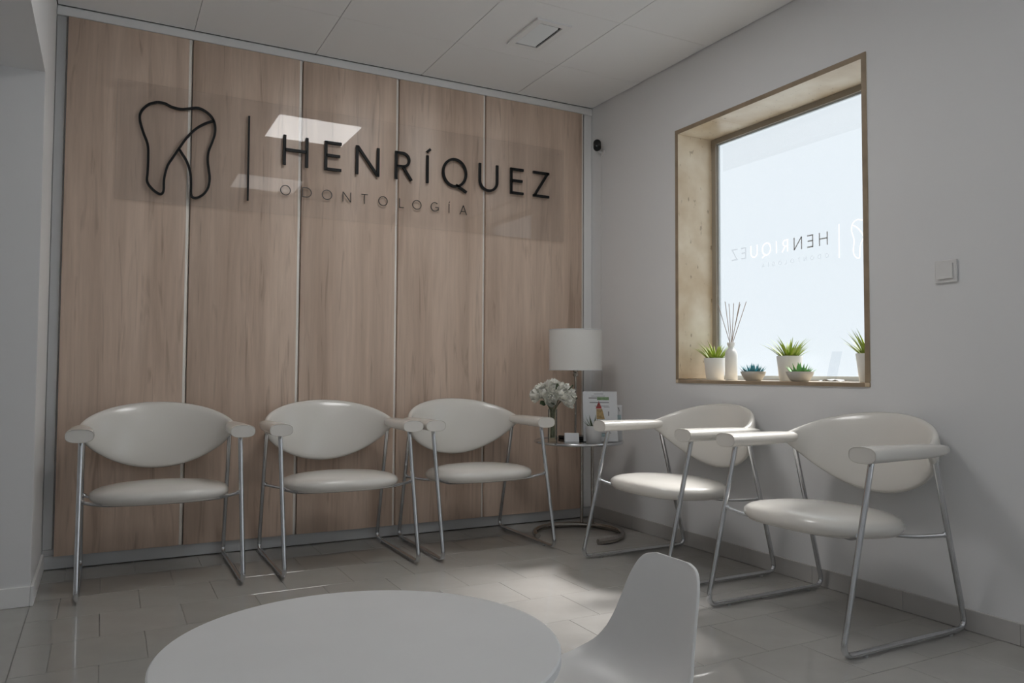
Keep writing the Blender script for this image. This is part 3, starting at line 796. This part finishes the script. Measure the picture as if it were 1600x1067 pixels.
for x0, x1, z0, hh in ((-.035, .02, .274, .004), (-.05, .03, .262, .003), (-.066, -.018, .249, .007), (-.06, .052, .224, .005), (-.03, .05, .205, .003), (.02, .055, .198, .003), (.0, .06, .05, .004)):
    ink('print_line', x0, x1, z0, z0 + hh, 'ink')
ink('green_box', -.017, .052, .240, .258, 'inkgreen')
ink('red_cap', 0, 0, 0, 0, 'inkred', [(-.026, .192), (.010, .192), (-.007, .236)])
ink('tan_body', 0, 0, 0, 0, 'inktan', [(-.022, .130), (.026, .130), (.012, .190), (-.022, .190)])
ink('blue_box', .0, .045, .03, .05, 'inkblue')
ink('tail_mark', .045, .052, .150, .175, 'ink')

lf = thing('leaflet', 'small folded leaflet standing behind the clear sheet holder', 'leaflet', (-0.222, -0.588, TZ), pz)
o = make('cover', xform(box(-.05, .05, -.0008, .0008, 0, .208), Matrix.Rotation(math.radians(-6), 4, 'X')), 'paper', lf)
make('rear_page', xform(box(-.05, .05, -.0008, .0008, 0, .208), Matrix.Translation((0, .03, 0)) @ Matrix.Rotation(math.radians(3), 4, 'X')), 'paper', lf)
make('print_mark', xform(([(-.01 + .045, -.0012, .17), (.038, -.0012, .17), (.030, -.0012, .2), (.024, -.0012, .2)], [(0, 1, 2, 3)]), Matrix.Rotation(math.radians(-6), 4, 'X')), 'ink', lf)
make('print_line', xform(box(.02, .044, -.0011, -.0008, .12, .15), Matrix.Rotation(math.radians(-6), 4, 'X')), 'inkblue', lf)

# ------------------------------------------------------------------ plants
def blade(length, width, bend, base_w=.6, n=5):
    """pointed leaf growing up z, bending towards +x, with a fold down its middle"""
    V, Fs = [], []
    for i in range(n + 1):
        t = i / n; x = bend * t * t * length; z = length * (t - .25 * bend * bend * t * t)
        wv = width * (base_w + (1 - base_w) * math.sin(PI * min(1, t * 1.1 + .1))) * (1 - t ** 2.2) + .0004
        V += [Vector((x, -wv / 2, z)), Vector((x + wv * .22, 0, z)), Vector((x, wv / 2, z)), Vector((x - wv * .12, 0, z))]
    for i in range(n):
        for k in range(4): Fs.append((i * 4 + k, i * 4 + (k + 1) % 4, (i + 1) * 4 + (k + 1) % 4, (i + 1) * 4 + k))
    Fs.append((0, 1, 2, 3)); Fs.append((n * 4, n * 4 + 1, n * 4 + 2, n * 4 + 3))
    return V, Fs
def add_leaves(t, name, mat, count, z0, spread, len0, len1, w, tmin, tmax, bend, rg):
    protos = []
    for q in range(5):
        me = make(name, blade(len0 + (len1 - len0) * q / 4, w * rg.uniform(.85, 1.15), bend * rg.uniform(.5, 1.2)), mat, t, True, angle=50)
        protos.append(me)
    for i in range(count):
        if i < 5: o = protos[i]
        else: o = bpy.data.objects.new(name, protos[rg.randrange(5)].data); col.objects.link(o); o.parent = t
        f = math.sqrt((i + .5) / count); a = i * 2.39996 + rg.uniform(-.3, .3)
        tl = math.radians(tmin + (tmax - tmin) * f + rg.uniform(-6, 6))
        o.location = (spread * f * math.cos(a), spread * f * math.sin(a), z0)
        o.rotation_euler = (0, tl, a)
def potted_grass(label, loc, r0, r1, h, seed, count=46, l0=.06, l1=.10):
    t = thing('potted_plant', label, 'plant', loc, 0, 'plants on the window sill')
    rg = random.Random(seed)
    make('pot', lathe([(0, 0), (r0 - .003, 0), (r0, .003), (r1, h - .002), (r1 - .001, h), (r1 - .004, h), (r1 - .006, h - .012), (0, h - .012)], 40), 'ceramic', t, True, angle=40)
    make('soil', lathe([(0, h - .0115), (r1 - .0065, h - .0115), (r1 - .0065, h - .010), (0, h - .008)], 24), 'soil', t, True, angle=40)
    add_leaves(t, 'leaf', 'grass', count, h - .013, r1 * .60, l0, l1, .012, 2, 40, .30, rg)
    return t
SZ = WZ0 + T - .0055
potted_grass('white pot of spiky green grass beside the reed diffuser', (.150, -1.030, SZ), .048, .061, .122, 11, 60, .08, .125)
potted_grass('white pot of spiky green grass in the middle of the sill', (.165, -1.548, SZ), .050, .063, .125, 12, 60, .075, .13)
potted_grass('white pot of spiky green grass by the right-hand window jamb', (.140, -2.020, SZ), .040, .055, .128, 13, 50, .085, .14)

def succulent(label, loc, mat, seed, wide):
    t = thing('succulent_bowl', label, 'plant', loc, 0, 'succulents on the window sill')
    rg = random.Random(seed)
    r = wide
    make('bowl', lathe([(0, 0), (r * .58, 0), (r * .70, .006), (r * .92, .03), (r, .044), (r * .985, .047), (r * .94, .047), (r * .86, .036), (0, .034)], 40), 'concrete', t, True, angle=45)
    make('soil', lathe([(0, .0345), (r * .85, .0345), (r * .85, .0375), (0, .040)], 24), 'soil', t, True, angle=40)
    add_leaves(t, 'leaf', mat, 48, .032, .026, .040, .062, .019, 4, 68, -.25, rg)
    return t
succulent('shallow grey bowl with a teal succulent', (.075, -1.392, SZ), 'teal', 21, .063)
succulent('shallow grey bowl with a bright green succulent', (.055, -1.710, SZ), 'succ', 22, .064)

rd = thing('reed_diffuser', 'white bottle diffuser with thin brown reeds on the sill', 'diffuser', (.135, -1.172, SZ))
make('bottle', lathe([(0, 0), (.031, 0), (.033, .003), (.033, .135), (.030, .152), (.022, .165), (.0145, .172), (.0145, .180), (.019, .188), (.021, .196), (.021, .203), (.017, .204), (.013, .2), (.012, .19), (0, .18)], 40), 'ceramic', rd, True, angle=50)
rg = random.Random(5)
for i, (ax, ay) in enumerate(((-.02, .135), (.05, .115), (.06, .07), (-.03, .02), (.03, -.06), (.07, -.075), (-.02, -.155))):
    make('reed', tube([(-ax * .04, -ay * .08, .155), (ax, ay * .58, .415 + rg.uniform(-.01, .012))], .0019, 6), 'reed', rd, True, angle=50)

# aloe in grey pot on the side table
al = thing('potted_aloe', 'dark spiky aloe in a grey pot before the printed sheet', 'plant', (-0.420, -0.672, TZ))
make('pot', lathe([(0, 0), (.040, 0), (.043, .004), (.046, .094), (.044, .098), (.040, .098), (.039, .086), (0, .086)], 36), 'potgrey', al, True, angle=40)
make('soil', lathe([(0, .0865), (.0388, .0865), (.0388, .089), (0, .091)], 24), 'soil', al, True, angle=40)
add_leaves(al, 'leaf', 'aloe', 16, .085, .020, .05, .085, .013, 6, 62, -.15, random.Random(31))

# paper and clear plate on the sill
pp = thing('paper_slip', 'crumpled white slip of paper lying on the window sill', 'paper', (.075, -1.885, SZ))
V, Fs = [], []
for i in range(9):
    for j in range(5):
        V.append((-.03 + .015 * j, -.06 + .015 * i, .003 + .011 * abs(math.sin(i * .9 + j * .6)) * (1 - abs(i - 4) / 7)))
for i in range(8):
    for j in range(4):
        a = i * 5 + j; Fs.append((a, a + 1, a + 6, a + 5))
nV = len(V)
V2 = V + [(x, y, z - .0012) for x, y, z in V]
Fs2 = Fs + [tuple(q + nV for q in f) for f in Fs]
make('sheet', (V2, Fs2), 'paper', pp, True)
cp = thing('clear_plate', 'clear acrylic plate leaning against the frosted pane', 'stand', (.17, -1.79, SZ))
make('plate', xform(box(-.001, .001, -.028, .028, 0, .15), Matrix.Rotation(math.radians(18), 4, 'Y')), 'faint', cp)
make('lip', box(-.035, .0, -.028, .028, .0003, .0025), 'faint', cp)

# ------------------------------------------------------------------ wall and ceiling fittings
sw = thing('light_switch', 'square white light switch on the window wall', 'switch', (-.0005, -2.476, 1.346))
make('plate', bbox_bm(-.009, 0, -.044, .044, -.044, .044, .003, 2), 'white', sw)
make('rocker', xform(box(-.004, .004, -.029, .029, -.029, .029), Matrix.Translation((-.0105, 0, 0)) @ Matrix.Rotation(math.radians(4), 4, 'Y')), 'white', sw)

sc_ = thing('security_camera', 'small black oval camera on a white bracket in the corner', 'camera', (-0.0005, -0.150, 2.395))
make('bracket', merge(lathe([(0, 0), (.022, 0), (.022, .006), (.008, .010), (0, .010)], 20)), 'white', sc_, True, angle=40).rotation_euler = (0, -PI / 2, 0)
make('arm', tube(round_path([(-.008, 0, 0), (-.035, 0, .002), (-.045, -.004, .03)], .012, 4), .006, 10), 'white', sc_, True)
hd = []
for d, k in ((-.022, .55), (-.02, .85), (-.012, 1.0), (.012, 1.0), (.020, .88), (.0225, .6)):
    ring = []
    for i in range(32):
        a = 2 * PI * i / 32; cx, cz = math.cos(a) * .025, math.sin(a) * .025
        cz += math.copysign(.012, math.sin(a)) if abs(math.sin(a)) > 1e-6 else 0
        ring.append((cx * k, d, cz * k))
    hd.append(ring)
head = make('head', loft(hd), 'black', sc_, True, angle=40)
head.location = (-.048, -.006, .040); head.rotation_euler = (math.radians(8), 0, math.radians(-35))
lens = make('lens', xform(lathe([(0, 0), (.010, 0), (.010, .003), (.007, .004), (0, .003)], 20), Matrix.Translation((0, -.0226, -.010)) @ Matrix.Rotation(PI / 2, 4, 'X')), 'darkbase', head, True, angle=40)
make('cable', tube(catmull([(-.008, -.004, -.006), (-.006, .006, -.03), (-.004, .010, -.08), (-.004, .010, -.4), (-.004, .012, -1.0), (-.004, .006, -1.5), (-.004, .008, -2.25)], 6), .0025, 6), 'white', sc_, True)

# ceiling vent
VX0, VX1, VY0, VY1 = -0.99, -0.79, -1.02, -0.682
vt = thing('ceiling_vent', 'rectangular white ceiling air vent with thin slats', 'vent', ((VX0 + VX1) / 2, (VY0 + VY1) / 2, H - .0005))
w, d = (VX1 - VX0) / 2, (VY1 - VY0) / 2
B = .034
make('frame', merge(box(-w, w, -d, -d + B, -.010, 0), box(-w, w, d - B, d, -.010, 0), box(-w, -w + B, -d + B, d - B, -.010, 0), box(w - B, w, -d + B, d - B, -.010, 0)), 'trim', vt)
make('backing', box(-w + B, w - B, -d + B, d - B, -.0012, 0), 'void', vt)
me = None
NS = 17
for i in range(NS):
    y = -d + B + .020 + (2 * d - 2 * B - .040) * i / (NS - 1)
    if me is None:
        o = make('slat', xform(box(-w + B + .001, w - B - .017, -.0008, .0008, -.0065, .0065), Matrix.Rotation(math.radians(48), 4, 'X')), 'trim', vt); me = o.data
    else:
        o = bpy.data.objects.new('slat', me); col.objects.link(o); o.parent = vt
    o.location = (0, y, -.0075)

# ------------------------------------------------------------------ round table and small chair in front
TT = 0.47
tb = thing('round_table', 'low round white table in the foreground', 'table', (-2.452, -2.979, 0))
TR = 0.346
make('tabletop', lathe([(0, TT - .022), (TR - .004, TT - .022), (TR, TT - .018), (TR, TT - .003), (TR - .003, TT), (0, TT)], 96), 'tabletop', tb, True, angle=40)
make('apron', lathe([(TR * .55, TT - .06), (TR * .55, TT - .0222), (TR * .52, TT - .0222), (TR * .52, TT - .06), (TR * .55, TT - .06)], 48), 'white', tb, True, angle=40)
for a in (20, 110, 200, 290):
    c, s = math.cos(math.radians(a)), math.sin(math.radians(a))
    make('leg', tube([(c * .25, s * .25, 0.0), (c * .17, s * .17, TT - .023)], [.010, .016], 14), 'beech', tb, True, angle=40)

kc = thing('shell_chair', 'small white plastic shell chair facing the round table', 'chair', (-1.968, -3.004, -0.0), -PI / 2)
# centre line (forward, height), half width and edge curl from the front lip to the top of the back
CL = [(.185, .275, .125, .0), (.175, .293, .150, .002), (.13, .300, .168, .010), (.06, .296, .176, .020), (-.01, .291, .178, .030), (-.07, .296, .176, .038), (-.112, .318, .164, .040), (-.138, .355, .150, .036), (-.152, .400, .134, .030), (-.163, .450, .122, .024), (-.172, .495, .112, .018), (-.180, .530, .098, .012), (-.185, .548, .080, .008), (-.187, .556, .052, .004)]
cl = catmull([Vector((a, b, 0)) for a, b, c, d in CL], 4)
wd = catmull([Vector((c, d, 0)) for a, b, c, d in CL], 4)
V, Fs = [], []; m_ = 18
for i, (p, q) in enumerate(zip(cl, wd)):
    tg = (cl[min(i + 1, len(cl) - 1)] - cl[max(i - 1, 0)]).normalized(); nr = Vector((-tg.y, tg.x))  # towards the sitter
    if nr.y < 0 and i < len(cl) / 3: nr = -nr
    nr = Vector((tg.y, -tg.x)) if tg.y > 0 or tg.x < 0 else nr
    nr = Vector((tg.y, -tg.x))
    for j in range(m_ + 1):
        s = -1 + 2 * j / m_
        f = p.x + nr.x * q.y * abs(s) ** 2.4; z = p.y + nr.y * q.y * abs(s) ** 2.4
        V.append((s * q.x, -f, z))
for i in range(len(cl) - 1):
    for j in range(m_):
        a = i * (m_ + 1) + j; Fs.append((a, a + 1, a + m_ + 2, a + m_ + 1))
shell = make('shell', (V, Fs), 'white', kc, True)
md = shell.modifiers.new('thickness', 'SOLIDIFY'); md.thickness = 0.007; md.offset = 0
md = shell.modifiers.new('edge', 'BEVEL'); md.width = 0.002; md.segments = 2; md.limit_method = 'ANGLE'
for sx in (-1, 1):
    for fy, fo in ((.09, .15), (-.07, -.14)):
        make('leg', tube([(sx * .155, -fo, 0.0), (sx * .09, -fy, .288)], [.009, .013], 12), 'beech', kc, True, angle=40)
    make('brace', tube([(sx * .128, -.122, .12), (sx * .128, .108, .12)], .004, 8), 'black', kc, True, angle=40)
make('cross_brace', tube([(-.128, .0, .12), (.128, .0, .12)], .004, 8), 'black', kc, True, angle=40)
